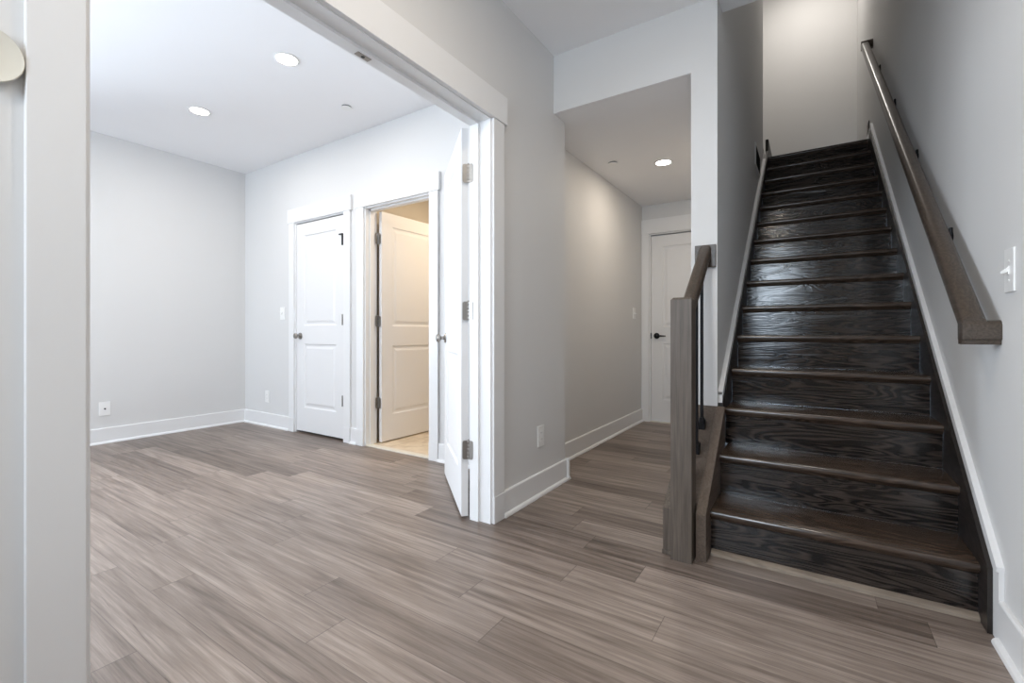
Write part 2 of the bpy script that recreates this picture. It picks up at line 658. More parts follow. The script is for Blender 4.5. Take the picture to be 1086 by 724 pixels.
# bathroom
b = BM(); box(b, -3.50, -3.40, YD + 0.12, 4.42, 0, 2.5); box(b, -3.40, -1.72, 4.32, 4.42, 0, 2.5)
struct('wall_bathroom', b, M['bath'], 'cream bathroom walls seen through the open door', 'wall')
b = BM(); box(b, -3.50, -1.72, YD + 0.12, 4.42, 2.5, 2.6)
struct('ceiling_bathroom', b, M['bath'], 'cream bathroom ceiling seen over the open door', 'ceiling')
b = BM(); box(b, -4.60, -4.50, YD + .12, 3.5, 0, ZC); box(b, -4.50, -3.50, 3.4, 3.5, 0, ZC); box(b, -4.60, -3.40, YD + .12, 3.5, 2.6, 2.7)  # unseen backing, added so no outside light shows round the closet door
struct('wall_closet_backing', b, M['wall'], 'unseen closet backing added behind the closed door to keep light out', 'wall')
b = BM(); box(b, -1.72, PX1, 5.5, 5.6, 0, ZH + .2); box(b, -1.82, -1.72, 5.26, 5.6, 0, ZH + .2); box(b, PX0, PX1, 5.45, 5.5, 0, ZH + .2); box(b, -1.72, PX1, 5.26, 5.6, ZH + .1, ZH + .2)  # unseen box, added to stop light leaking over the hall end door
struct('wall_hall_light_block', b, M['wall'], 'unseen enclosure added beyond the hall end door to block stray light', 'wall')
# ceilings
b = BM(); box(b, XL - .12, XFR, YREAR - .12, YD + .12, ZC, ZC + 0.153)
struct('ceiling_living', b, M['ceiling'], 'white living room ceiling with recessed lights', 'ceiling')
b = BM(); box(b, XFR, PX1, YREAR - .12, 2.80, ZF, ZF + 0.14); box(b, PX1, XR + .0, YREAR - .12, 2.80, ZF, ZF + 0.14)
struct('ceiling_foyer', b, M['ceiling'], 'white foyer ceiling above the bulkhead', 'ceiling')
b = BM(); box(b, -1.72, PX0, 2.80, 5.14, ZH, ZH + 0.12); box(b, XF, PX0, YB + .002, 2.80, ZH, ZH + 0.003)
struct('ceiling_hall', b, M['ceiling'], 'low hall ceiling with one recessed light', 'ceiling')

# windows behind the viewpoint
for n, (xa, xb, za, zb) in enumerate((W1, W2), 1):
    b = BM()
    yy = YREAR - 0.09
    for x in (xa, xb - 0.06):
        box(b, x, x + 0.06, yy, yy + 0.06, za, zb)
    for z in (za, zb - 0.06):
        box(b, xa + .06, xb - .06, yy, yy + 0.06, z, z + 0.06)
    zm = (za + zb) / 2 if n == 1 else 1.35
    box(b, xa + .06, xb - .06, yy, yy + 0.06, zm - .03, zm + .03)
    if n == 1:
        box(b, (xa + xb) / 2 - .05, (xa + xb) / 2 + .05, yy, yy + 0.06, za + .06, zb - .06)
    w = struct('window_%d' % n, b, M['trim'], ('living room' if n == 1 else 'entry') + ' window behind the viewpoint', 'window')
    b = BM(); box(b, xa + .06, xb - .06, yy + .027, yy + .033, za + .06, zb - .06)
    obj('pane', b, M['glass'], w)


b = BM()
xx = XL - 0.09  # unseen window, added to let daylight through the opening onto the right wall
for y in (W3[0], W3[1] - .06, (W3[0] + W3[1]) / 2 - .04):
    box(b, xx, xx + .06, y, y + (.06 if y != (W3[0] + W3[1]) / 2 - .04 else .08), W3[2], W3[3])
for z in (W3[2], W3[3] - .06, 1.42):
    box(b, xx + .002, xx + .058, W3[0] + .06, W3[1] - .06, z, z + .06)
w = struct('window_3', b, M['trim'], 'unseen side window added to the living room to light the right wall', 'window')
b = BM(); box(b, xx + .027, xx + .033, W3[0] + .06, W3[1] - .06, W3[2] + .06, W3[3] - .06)
obj('pane', b, M['glass'], w)


# ------------------------------------------------------------------ baseboards
BH, BT = 0.140, 0.015


def base_profile():
    # (offset from wall, height); baseboard with an eased top and a quarter-round shoe
    return [(0, 0), (0.031, 0), (0.031, 0.006), (0.028, 0.013), (0.022, 0.0185), (BT, 0.021), (BT, BH - 0.006),
            (BT - 0.003, BH - 0.001), (BT - 0.006, BH), (0, BH)]


def baseboard(name, runs, label):
    """runs: ((x,y) start, (x,y) end, outward normal)"""
    bm = BM()
    for s, e, n in runs:
        s, e, n = Vector((*s, 0)), Vector((*e, 0)), Vector((*n, 0))
        pts = [s + n * (o + 0.0005) + Vector((0, 0, z + 0.0005)) for o, z in base_profile()]
        prism(bm, pts, e - s)
    return struct(name, bm, M['trim'], label, 'baseboard')


baseboard('baseboard_left', [((XL, YREAR), (XL, YD), (1, 0))], 'white baseboard along the far living room wall')
baseboard('baseboard_back', [((XL, YD), (-4.439, YD), (0, -1)), ((-3.469, YD), (-3.384, YD), (0, -1)),
                             ((-2.414, YD), (XFR, YD), (0, -1))], 'white baseboard under the wall with the two doors')
baseboard('baseboard_middle', [((XF, 2.038), (XF, 2.831), (1, 0)), ((-1.60, 2.80), (XF + 0.03, 2.80), (0, 1)),
                               ((XF, YREAR), (XF, 0.243), (1, 0)), ((XFR, 2.04), (XFR, YD), (-1, 0))],
          'tall white baseboard on the wall between wide opening and hall')
baseboard('baseboard_hall', [((-1.60, 2.832), (-1.60, 5.14), (1, 0)), ((PX0, 2.61), (PX0, 5.14), (-1, 0))],
          'white baseboard along the hall walls')
baseboard('baseboard_right', [((XR, YREAR), (XR, 2.079), (-1, 0))], 'white baseboard on the right wall before the stairs')
baseboard('baseboard_rear', [((XL, YREAR), (XFR, YREAR), (0, 1)), ((XF, YREAR), (XR, YREAR), (0, 1))],
          'white baseboard behind the viewpoint')
baseboard('baseboard_upper', [((-2.0, 7.57), (XR, 7.57), (0, -1)), ((XR, 5.81), (XR, 7.54), (-1, 0))], 'white baseboard on the upper landing')
for o in bpy.data.objects:
    if o.name == 'baseboard_upper':
        o.location.z += ZU


# ------------------------------------------------------------------ casings
def casing_x(name, y, xa, xb, zt, legw, headh, lap, label, facing=-1, T=0.02, wall_t=0.12, left_leg=True, jambs=True):
    """Casing of an opening in a wall that runs along X (face at y, looking to facing*Y)."""
    b = BM()
    yo = y + facing * T
    ya, yb = sorted((y, yo))
    for x0, x1 in (((xa - legw, xa),) if left_leg else ()) + ((xb, xb + legw),):
        box(b, x0, x1, ya, yb, 0, zt - 0.002, 0.0015)
        box(b, x0 - 0.001, x1 + 0.001, min(ya, yo + facing * 0.003), max(yb, yo + facing * 0.003), 0, BH, 0.0015)
    yy = sorted((y, yo + facing * 0.006))
    box(b, xa - legw - lap, xb + legw + lap, yy[0], yy[1], zt - 0.002, zt + headh, 0.0015)
    # jamb liners and stop
    J = 0.014
    y2 = y - facing * wall_t
    j0, j1 = sorted((y, y2))
    box(b, xa - 0.002, xa + J, j0, j1, 0, zt)
    box(b, xb - J, xb + 0.002, j0, j1, 0, zt)
    box(b, xa + J, xb - J, j0, j1, zt - J, zt + 0.002)
    return b


STOP = 0.012
# trim_1: closet door
b = casing_x('', YD, DA[0], DA[1], DZ, 0.088, 0.135, 0.016, '')
struct('trim_1', b, M['trim'], 'white casing around the closed closet door', 'door casing')
# trim_2: bathroom door
b = casing_x('', YD, DB[0], DB[1], DZ, 0.092, 0.140, 0.016, '')
for x0, x1 in ((DB[0] + 0.014, DB[0] + 0.014 + STOP), (DB[1] - 0.014 - STOP, DB[1] - 0.014)):
    box(b, x0, x1, YD + 0.04, YD + 0.078, 0, DZ - 0.014)
box(b, DB[0] + 0.014, DB[1] - 0.014, YD + 0.04, YD + 0.078, DZ - 0.014 - STOP, DZ - 0.014)
struct('trim_2', b, M['trim'], 'white casing around the open bathroom door', 'door casing')
# trim_3: hall end door
b = casing_x('', 5.14, HD[0], HD[1], DZ, 0.083, 0.158, 0.0, '')
struct('trim_3', b, M['trim'], 'white casing around the door at the hall end', 'door casing')
b = BM(); box(b, HD[0] + .014, HD[1] - .014, 5.125, 5.16, 0.0, 0.012, 0.003)
struct('trim_5', b, M['cream'], 'pale threshold under the hall end door', 'threshold')

# trim_4: wide opening, built in the wall that runs along Y
b = BM()
CW = 0.096
for y0, y1 in ((OY0 - CW, OY0), (OY1, OY1 + CW)):
    for xa, xb in ((XF, XF + 0.020), (XFR - 0.020, XFR)):
        box(b, xa, xb, y0, y1, 0, OZ + 0.003, 0.0015)
        box(b, min(xa, xb) - 0.003 * (xa < -1.46), max(xa, xb) + 0.003 * (xa > -1.46), y0 - .001, y1 + .001, 0, BH, 0.0015)
for xa, xb in ((XF, XF + 0.026), (XFR - 0.026, XFR)):
    box(b, xa, xb, OY0 - CW - .022, OY1 + CW + .022, OZ + 0.003, OZ + 0.150, 0.0015)
# jamb liners with a broad stop
JX0, JX1 = XFR - 0.004, XF + 0.004
box(b, JX0, JX1, OY1 - 0.010, OY1 + 0.006, 0, OZ)
box(b, JX0, JX1, OY0 - 0.006, OY0 + 0.010, 0, OZ)
box(b, JX0, JX1, OY0 + 0.010, OY1 - 0.010, OZ - 0.002, OZ + 0.02)
SXA, SXB = -1.524, -1.468
box(b, SXA, SXB, OY1 - 0.022, OY1 - 0.010, 0, OZ - 0.014)
box(b, SXA, SXB, OY0 + 0.010, OY0 + 0.022, 0, OZ - 0.014)
box(b, SXA, SXB, OY0 + 0.010, OY1 - 0.010, OZ - 0.014, OZ - 0.002)
t4 = struct('trim_4', b, M['trim'], 'wide white casing of the opening between foyer and living room', 'door casing')
b = BM(); box(b, -1.512, -1.486, 1.17, 1.235, OZ - 0.0165, OZ - 0.0138, 0.001)
sp = obj('strike_plate', b, M['nickel'], t4)
b = BM(); cyl(b, (-1.499, 1.2025, OZ - 0.0176), (-1.499, 1.2025, OZ - 0.015), 0.008)
obj('latch_hole', b, M['slot'], sp)


# ------------------------------------------------------------------ doors
def door_bm(w, h, t, panels, mat4):
    """Two-panel moulded slab: local x 0..w, y 0..t, z 0..h, then transformed by mat4."""
    bm = BM()

    def quad(pts, side):
        y = 0 if side < 0 else t
        v = [bm.verts.new((p[0], y - side * p[2], p[1])) for p in pts]
        bm.faces.new(v if side < 0 else v[::-1])
    for side in (-1, 1):
        # stiles and rails
        xs0, xs1 = panels[0][0], panels[0][1]
        zs = [0] + [z for p in panels for z in (p[2], p[3])] + [h]
        quad([(0, 0, 0), (xs0, 0, 0), (xs0, h, 0), (0, h, 0)], side)
        quad([(xs1, 0, 0), (w, 0, 0), (w, h, 0), (xs1, h, 0)], side)
        for i in range(0, len(zs), 2):
            quad([(xs0, zs[i], 0), (xs1, zs[i], 0), (xs1, zs[i + 1], 0), (xs0, zs[i + 1], 0)], side)
        for xa, xb, za, zb in panels:
            steps = [(0, 0), (0.006, 0.007), (0.013, 0.009), (0.026, 0.009), (0.048, 0.0025)]
            rings = [[(xa + o, za + o, d), (xb - o, za + o, d), (xb - o, zb - o, d), (xa + o, zb - o, d)] for o, d in steps]
            for A, B in zip(rings, rings[1:]):
                for i in range(4):
                    j = (i + 1) % 4
                    quad([A[i], A[j], B[j], B[i]], side)
            quad(rings[-1], side)
    # edges
    for pts in (((0, 0, 0), (0, t, 0), (0, t, h), (0, 0, h)), ((w, t, 0), (w, 0, 0), (w, 0, h), (w, t, h)),
                ((0, 0, 0), (w, 0, 0), (w, t, 0), (0, t, 0)), ((0, t, h), (w, t, h), (w, 0, h), (0, 0, h))):
        bm.faces.new([bm.verts.new(p) for p in pts])
    bmesh.ops.remove_doubles(bm, verts=bm.verts, dist=1e-5)
    bmesh.ops.recalc_face_normals(bm, faces=bm.faces)
    bm.transform(mat4)
    return bm


def std_panels(w, h):
    return [(0.125, w - 0.125, 0.235, 0.865), (0.125, w - 0.125, 1.045, h - 0.12)]


def frame(origin, ux):
    """Local x along ux (horizontal unit), local y to its left, z up."""
    ux = Vector((ux[0], ux[1], 0)).normalized()
    uy = Vector((-ux.y, ux.x, 0))
    m = Matrix(((ux.x, uy.x, 0, origin[0]), (ux.y, uy.y, 0, origin[1]), (0, 0, 1, origin[2]), (0, 0, 0, 1)))
    return m, ux, uy


def knob(parent, p, n, mat, name='door_knob'):
    """Round knob on a rose; p on the door face, n outward."""
    b = BM()
    lathe(b, [(0, 0), (0.032, 0), (0.033, 0.003), (0.030, 0.009), (0.013, 0.011), (0.011, 0.022), (0.012, 0.032),
              (0.021, 0.037), (0.0275, 0.046), (0.028, 0.055), (0.023, 0.063), (0.012, 0.067), (0, 0.068)], p, n, 32)
    return obj(name, b, mat, parent, True)


def hinge(parent, p, n1, t1, n2, t2, mat, h=0.098, w=0.030, r=0.0065, both=True):
    """Butt hinge: pin at p; leaf 1 lies on a face with normal n1 spreading along t1, leaf 2 likewise."""
    b = BM()
    p = Vector(p)
    z0 = p.z - h / 2
    for k in range(5):
        za = z0 + h * k / 5
        cyl(b, (p.x, p.y, za + 0.0006), (p.x, p.y, za + h / 5 - 0.0006), r, 16)
    lathe(b, [(0, 0), (r * 0.7, 0), (r * 0.9, 0.004), (0, 0.007)], (p.x, p.y, z0 + h), (0, 0, 1), 16)
    for n, t in ((n1, t1), (n2, t2)) if both else ((n1, t1),):
        n, t = Vector((*n, 0)).normalized(), Vector((*t, 0)).normalized()
        rr = 0.010
        pts = [(0, 0), (w - rr, 0)]
        pts += [(w - rr + rr * math.sin(a), rr - rr * math.cos(a)) for a in (R(30), R(60), R(90))]
        pts += [(w - rr + rr * math.cos(a), h - rr + rr * math.sin(a)) for a in (0, R(30), R(60), R(90))]
        pts += [(0, h)]
        P3 = [p + t * u + Vector((0, 0, v - h / 2)) for u, v in pts]
        prism(b, P3, n * 0.0022)
    o = obj('hinge', b, mat, parent, False)
    if w > 0.02:
        for n, t in ((n1, t1), (n2, t2)):
            n, t = Vector((*n, 0)).normalized(), Vector((*t, 0)).normalized()
            for u, v in ((0.017, -0.034), (0.022, 0.0), (0.017, 0.034)):
                b = BM()
                q = p + t * u + Vector((0, 0, v)) + n * 0.0018
                cyl(b, q, q + n * 0.0012, 0.0036, 10)
                obj('screw', b, mat, o)
    return o


def door_root(n, loc, label, cat='door'):
    return root('door_%d' % n, loc, 'structure', label, cat)


# door_1: closed closet door (opens towards the room, knuckles showing on its right)
w = DA[1] - DA[0] - 0.034
m, ux, uy = frame((DA[0] + 0.017, YD + 0.004, 0.022), (1, 0))
d = door_root(1, (DA[0], YD, 0.0), 'closed white two-panel closet door with a dark knob on its left side')
hgt = DZ - 0.014 - 0.022 - 0.010
obj('door_slab', door_bm(w, hgt, 0.036, std_panels(w, hgt), m), M['door'], d)
knob(d, (DA[0] + 0.017 + 0.062, YD + 0.004, 0.965), (0, -1, 0), M['nickel'])
for z in (1.850, 1.115, 0.37):
    hinge(d, (DA[1] - 0.029, YD - 0.011, z), (0, -1), (-1, 0), (0, -1), (1, 0), M['nickel'], 0.095, 0.006, 0.0062)
b = BM(); box(b, DA[1] - 0.075, DA[1] - 0.022, YD - 0.018, YD - 0.006, 1.898, 1.908)
cyl(b, (DA[1] - 0.029, YD - 0.011, 1.80), (DA[1] - 0.029, YD - 0.011, 1.908), 0.0078)
cyl(b, (DA[1] - 0.06, YD - 0.010, 1.903), (DA[1] - 0.06, YD + 0.004, 1.903), 0.005)
obj('hinge_stop', b, M['black'], d)

# door_2: open bathroom door, swung in against the left wall
m, ux, uy = frame((-3.262, 2.796, 0.014), (0.030, 1))
uxn = ux
d = door_root(2, (-3.27, 2.79, 0.0), 'white two-panel bathroom door standing open on warm light')
w = DB[1] - DB[0] - 0.034
h2 = 2.075
# local y (to the left of the leaf direction) points to -X, so push the slab there
obj('door_slab', door_bm(w, h2, 0.034, std_panels(w, h2), m @ Matrix.Translation((0, -0.034, 0))), M['door'], d)
for z in (1.845, 1.10, 0.365):
    hinge(d, (-3.2655, 2.7885, z), (1, 0), (0, -1), (0, -1), (1, 0), M['nickel'], 0.098, 0.030, 0.006)
kp = Vector((-3.262, 2.796, 0)) + uxn * (w - 0.065) - uy * 0.034
knob(d, (kp.x, kp.y, 0.965), tuple(-uy), M['nickel'])

# door_3: leaf of the wide opening, thrown back into the room
lv = Vector((-0.745, 0.667, 0)).normalized()
m, ux, uy = frame((-1.566, 1.900, 0.014), lv)      # uy points to (-0.667,-0.745): the face seen from the foyer
d = door_root(3, (-1.55, 1.92, 0.0), 'white two-panel door leaf swung back edge-on beside the wide opening')
w3, h3, t3 = 0.775, 2.082, 0.036
obj('door_slab', door_bm(w3, h3, t3, std_panels(w3, h3), m @ Matrix.Translation((0, -t3, 0))), M['door'], d)
kp = Vector((-1.566, 1.900, 0)) + lv * (w3 - 0.065)
knob(d, (kp.x, kp.y, 0.962), tuple(uy), M['nickel'])
kp = kp - uy * t3
knob(d, (kp.x, kp.y, 0.962), tuple(-uy), M['nickel'])
for z in (1.850, 1.115, 0.372):
    hinge(d, (-1.5335, 1.9185, z), (0, -1), (1, 0), tuple(-lv.xy), tuple(uy.xy), M['nickel'], 0.100, 0.031, 0.0062)

# door_4: door at the end of the hall
w = HD[1] - HD[0] - 0.034
hgt = DZ - 0.014 - 0.017 - 0.012
m, ux, uy = frame((HD[0] + 0.017, 5.155, 0.016), (1, 0))
d = door_root(4, (HD[0], 5.155, 0.0), 'white two-panel door with black lever at the end of the hall')
obj('door_slab', door_bm(w, hgt, 0.036, std_panels(w, hgt), m), M['door'], d)
b = BM()
lx = HD[0] + 0.017 + 0.062
lathe(b, [(0, 0), (0.032, 0), (0.033, 0.004), (0.030, 0.009), (0.012, 0.012), (0.011, 0.040), (0.013, 0.046), (0, 0.048)],
      (lx, 5.155, 0.962), (0, -1, 0), 28)
prism(b, [(lx - 0.010, 5.108, 0.952), (lx + 0.05, 5.108, 0.953), (lx + 0.105, 5.112, 0.956), (lx + 0.108, 5.112, 0.966),
          (lx + 0.05, 5.108, 0.971), (lx - 0.010, 5.108, 0.972)], (0, 0.012, 0), 0.003)
obj('lever_handle', b, M['black'], d, True)
b = BM(); box(b, HD[0] + 0.0155, HD[0] + 0.022, 5.136, 5.156, 0.93, 0.995, 0.002)
obj('latch_plate', b, M['black'], d)


# ------------------------------------------------------------------ staircase
st = thing('staircase', 'dark stained oak staircase climbing between two grey walls', 'staircase', (0.05, 2.2, 0))
NS = 14
TT = 0.030
for i in range(NS + 1):
    ny, nz = NY0 + i * RUN, NZ0 + i * RISE
    # tread with a rounded nosing
    back = ny + RUN + 0.026 if i < NS else ny + 0.16
    prof = [(back, nz), (ny + 0.010, nz), (ny + 0.004, nz - 0.0025), (ny + 0.0008, nz - 0.008), (ny, nz - 0.015),
            (ny + 0.0008, nz - 0.022), (ny + 0.004, nz - 0.0275), (ny + 0.010, nz - TT), (back, nz - TT)]
    b = BM()
    xs = SX0 + .001 if i > 1 else -0.3765
    prism(b, [(xs, y, z) for y, z in prof], (SX1 - xs - .001, 0, 0))
    # cove moulding under the nosing
    cp = [(ny + 0.027, nz - TT), (ny + 0.014, nz - TT), (ny + 0.016, nz - TT - 0.006), (ny + 0.021, nz - TT - 0.012),
          (ny + 0.027, nz - TT - 0.014)]
    prism(b, [(xs, y, z) for y, z in cp], (SX1 - xs - .001, 0, 0))
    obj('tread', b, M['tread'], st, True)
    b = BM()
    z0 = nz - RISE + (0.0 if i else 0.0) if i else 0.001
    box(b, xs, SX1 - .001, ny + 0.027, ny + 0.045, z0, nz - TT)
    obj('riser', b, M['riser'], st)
# base shoe in front of the first riser
b = BM()
prism(b, [(SX0 + 0.015, NY0 + 0.0265, 0.001), (SX0 + 0.015, NY0 - 0.002, 0.001), (SX0 + 0.015, NY0 + 0.000, 0.012),
          (SX0 + 0.015, NY0 + 0.010, 0.020), (SX0 + 0.015, NY0 + 0.0265, 0.023)], (SX1 - SX0 - 0.016, 0, 0))
obj('shoe_moulding', b, M['shoe'], st, True)


def skirt(x0, x1, lo, hi, y_a, y_b, yflat=None, foot=None, end_flat=None):
    """Board following the stair slope; lo/hi are heights relative to the nosing line."""
    bm = BM()
    pts = []
    ya_bottom = y_a
    pts.append((y_a, max(0.001, foot if foot is not None else nose(y_a) + lo)))
    # lower edge
    if foot is not None:
        y_c = NY0 + (-(lo) - NZ0 + foot) * RUN / RISE
        y_c = max(y_c, y_a + 0.01)
        pts.append((y_c, foot))
    pts.append((y_b, nose(y_b) + lo))
    top_b = nose(y_b) + hi
    if end_flat is not None:
        y_e = NY0 + (end_flat - hi - NZ0) * RUN / RISE
        pts.append((y_b, end_flat))
        pts.append((y_e, end_flat))
    else:
        pts.append((y_b, top_b))
    pts.append((y_a, nose(y_a) + hi))
    prism(bm, [(x0, y, z) for y, z in pts], (x1 - x0, 0, 0))
    return bm


# dark stringers hugging the steps, white skirt boards above them
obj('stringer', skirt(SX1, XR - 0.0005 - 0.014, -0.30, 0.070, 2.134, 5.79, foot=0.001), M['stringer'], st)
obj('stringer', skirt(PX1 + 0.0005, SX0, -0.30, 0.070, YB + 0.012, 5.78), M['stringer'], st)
b = skirt(XR - 0.014, XR - 0.0005, -0.25, 0.132, 2.081, 5.80, foot=0.001, end_flat=None)
prism(b, [(XR - 0.020, 2.0785, nose(2.0785) + 0.124), (XR - 0.020, 5.80, nose(5.80) + 0.124), (XR - 0.020, 5.80, nose(5.80) + 0.140),
          (XR - 0.020, 2.0785, nose(2.0785) + 0.140)], (0.0195, 0, 0))
skw = struct('trim_7', b, M['trim'], 'white skirt board rising along the right wall beside the stairs', 'skirt board')
b = skirt(PX1 + 0.0005, SX0 - 0.004, 0.071, 0.125, YB + 0.02, 5.44)
prism(b, [(PX1 + 0.0005, YB + 0.02, nose(YB + 0.02) + 0.115), (PX1 + 0.0005, 5.44, nose(5.44) + 0.115),
          (PX1 + 0.0005, 5.44, nose(5.44) + 0.135), (PX1 + 0.0005, YB + 0.02, nose(YB + 0.02) + 0.135)], (0.024, 0, 0))
struct('trim_8', b, M['trim'], 'white skirt board rising along the partition beside the stairs', 'skirt board')
b = BM(); box(b, -0.418, -0.388, 5.79, 7.54, ZU, ZU + 0.200, 0.003)
o = obj('landing_curb', b, M['stringer'], st)
o['label'] = 'dark wood curb at the head of the stairs'

# ------------------------------------------------------------------ balustrade at the foot of the stairs
bal = thing('stair_balustrade', 'grey-brown oak newel post with short handrail and black balusters at stair foot',
            'balustrade', (-0.4715, 2.11, 0))
NX0, NX1, NYa, NYb = -0.516, -0.428, 2.066, 2.154
b = BM()
zt, ch = 1.153, 0.010
box(b, NX0, NX1, NYa, NYb, 0.001, zt - ch)
prism(b, [(NX0, NYa, zt - ch), (NX1, NYa, zt - ch), (NX1, NYb, zt - ch), (NX0, NYb, zt - ch)], (0, 0, 0.0005))
v0 = [b.verts.new(p) for p in ((NX0, NYa, zt - ch), (NX1, NYa, zt - ch), (NX1, NYb, zt - ch), (NX0, NYb, zt - ch))]
v1 = [b.verts.new(p) for p in ((NX0 + ch, NYa + ch, zt), (NX1 - ch, NYa + ch, zt), (NX1 - ch, NYb - ch, zt), (NX0 + ch, NYb - ch, zt))]
for i in range(4):
    b.faces.new((v0[i], v0[(i + 1) % 4], v1[(i + 1) % 4], v1[i]))
b.faces.new(v1)
obj('newel_post', b, M['newel'], bal)


def curb_z(y):
    return 0.207 + (y - 2.11) * 0.755


def rail_prof(w, h):
    """Handrail section: eased top, small bead groove low on each side."""
    hw = w / 2
    return [(-hw + 0.008, 0), (hw - 0.008, 0), (hw - 0.006, 0.014 * h / 0.085), (hw, 0.020 * h / 0.085), (hw, h - 0.016),
            (hw - 0.005, h - 0.006), (hw - 0.014, h), (-hw + 0.014, h), (-hw + 0.005, h - 0.006), (-hw, h - 0.016),
            (-hw, 0.020 * h / 0.085), (-hw + 0.006, 0.014 * h / 0.085)]


b = BM()
s_ = 0.775
y_a, y_b = NYb - 0.001, YB - 0.0195
ztop = lambda y: 1.437 - s_ * (2.58 - y)
prism(b, [(-0.4725 + u, y_a, ztop(y_a) - 0.082 + v) for u, v in rail_prof(0.058, 0.082)], (0, y_b - y_a, s_ * (y_b - y_a)))
obj('handrail', b, M['rail'], bal, True)
b = BM(); box(b, -0.526, -0.421, YB - 0.0195, YB - 0.0005, 1.349, 1.470, 0.002)
o = obj('rosette', b, M['rail'], bal)
o['label'] = 'square dark wood rosette'
# curb: outer board, inner board, sloping cap
for x0, x1, nm in ((-0.560, -0.520, 'outer'), (-0.4195, -0.378, 'inner')):
    b = BM()
    prism(b, [(x0, 2.11, 0.001), (x0, YB - 0.001, 0.001), (x0, YB - 0.001, curb_z(YB)), (x0, 2.11, curb_z(2.11))],
          (x1 - x0, 0, 0), 0.0012)
    obj('curb_board', b, M['newel'] if nm == 'outer' else M['curb'], bal)
b = BM()
prism(b, [(-0.5195, NYb + .001, 0.001), (-0.5195, YB - 0.001, 0.001), (-0.5195, YB - 0.001, curb_z(YB) - .001),
          (-0.5195, NYb + .001, curb_z(NYb) - .001)], (0.0995, 0, 0))
obj('curb_cap', b, M['curb'], bal)
b = BM(); box(b, -0.562, -0.517, 2.100, 2.1095, 0.001, 0.020, 0.002)
obj('shoe_block', b, M['newel'], bal)
for yb in (2.245, 2.385, 2.515):
    b = BM()
    xb = -0.4700
    zc = curb_z(yb) - 0.001
    zr = ztop(yb) - 0.082
    box(b, xb - 0.0072, xb + 0.0072, yb - 0.0072, yb + 0.0072, zc, zr + 0.004, 0.001)
    o = obj('baluster', b, M['black'], bal)
    b = BM()
    hs = 0.0165
    s2 = 0.755
    prism(b, [(xb - hs, yb - hs, zc - hs * s2), (xb + hs, yb - hs, zc - hs * s2), (xb + hs, yb + hs, zc + hs * s2), (xb - hs, yb + hs, zc + hs * s2)],
          (0, 0, 0.030), 0.003)
    box(b, xb - 0.0115, xb + 0.0115, yb - 0.0115, yb + 0.0115, zc + 0.018, zc + 0.050, 0.002)
    obj('baluster_shoe', b, M['black'], o)

# ------------------------------------------------------------------ wall handrail
hr = thing('wall_handrail', 'long brown oak handrail on black brackets climbing the right wall', 'handrail', (0.456, 2.10, 0.95))
HY0, HZ0, HS, HH = 2.100, 0.960, 0.783, 0.086
HY1 = 5.78
hx = 0.456
b = BM()
prism(b, [(hx + u, HY0 + 0.005, HZ0 + 0.004 + v) for u, v in rail_prof(0.060, HH)], (0, HY1 - HY0 - 0.005, HS * (HY1 - HY0)))
obj('rail', b, M['rail'], hr, True)
for ya, za, hh in ((HY0, HZ0, 0.080), (HY1 - 0.055, HZ0 + HS * (HY1 - HY0) - 0.01, 0.080)):
    b = BM()
    prism(b, [(hx - 0.0305, ya + 0.030 + u, za + v) for u, v in rail_prof(0.060, hh)], (XR - 0.0005 - hx + 0.0305, 0, 0))
    obj('wall_return', b, M['rail'], hr, True)
for yb in (2.72, 3.48, 4.30, 5.15):
    b = BM()
    zb = HZ0 + HS * (yb - HY0)
    cyl(b, (XR - 0.0005, yb, zb - 0.028), (XR - 0.006, yb, zb - 0.028), 0.022, 20)
    cyl(b, (XR - 0.004, yb, zb - 0.028), (hx + 0.004, yb, zb - 0.020), 0.0065, 12)
    cyl(b, (hx, yb, zb - 0.024), (hx, yb, zb + 0.004), 0.0065, 12)
    box(b, hx - 0.012, hx + 0.012, yb - 0.03, yb + 0.03, zb - 0.004, zb + 0.001)
    box(b, XR - 0.012, XR - 0.0005, yb - 0.012, yb + 0.012, zb - 0.06, zb + 0.012, 0.003)
    obj('bracket', b, M['black'], hr, True)


# ------------------------------------------------------------------ switches, outlets, plates
def plate_frame(c, n):
    """matrix: local x across, y out of the wall, z up"""
    n = Vector((*n, 0)).normalized()
    ux = Vector((n.y, -n.x, 0))
    return Matrix(((ux.x, n.x, 0, c[0]), (ux.y, n.y, 0, c[1]), (0, 0, 1, c[2]), (0, 0, 0, 1)))


def bx_m(m, *a, bevel=0.0):
    b = BM(); box(b, *a, bevel); b.transform(m); return b


def wall_switch(c, n, label, w=0.072, h=0.118, toggle=True):
    m = plate_frame(c, n)
    t = thing('light_switch', label, 'light switch', c)
    obj('cover_plate', bx_m(m, -w / 2, w / 2, 0.0005, 0.007, -h / 2, h / 2, bevel=0.002), M['plastic'], t)
    b = BM()
    box(b, -0.006, 0.006, 0.006, 0.010, -0.013, 0.013, 0.001)
    prism(b, [(-0.004, 0.008, -0.004), (-0.004, 0.024, -0.0105), (-0.004, 0.026, -0.004), (-0.004, 0.010, 0.009)], (0.008, 0, 0), 0.001)
    b.transform(m)
    obj('toggle', b, M['plastic'], t)
    for z in (-0.030, 0.030):
        b = BM()
        cyl(b, (0, 0.006, z), (0, 0.0082, z), 0.0035, 12)
        b.transform(m)
        obj('screw', b, M['plastic'], t)
    return t


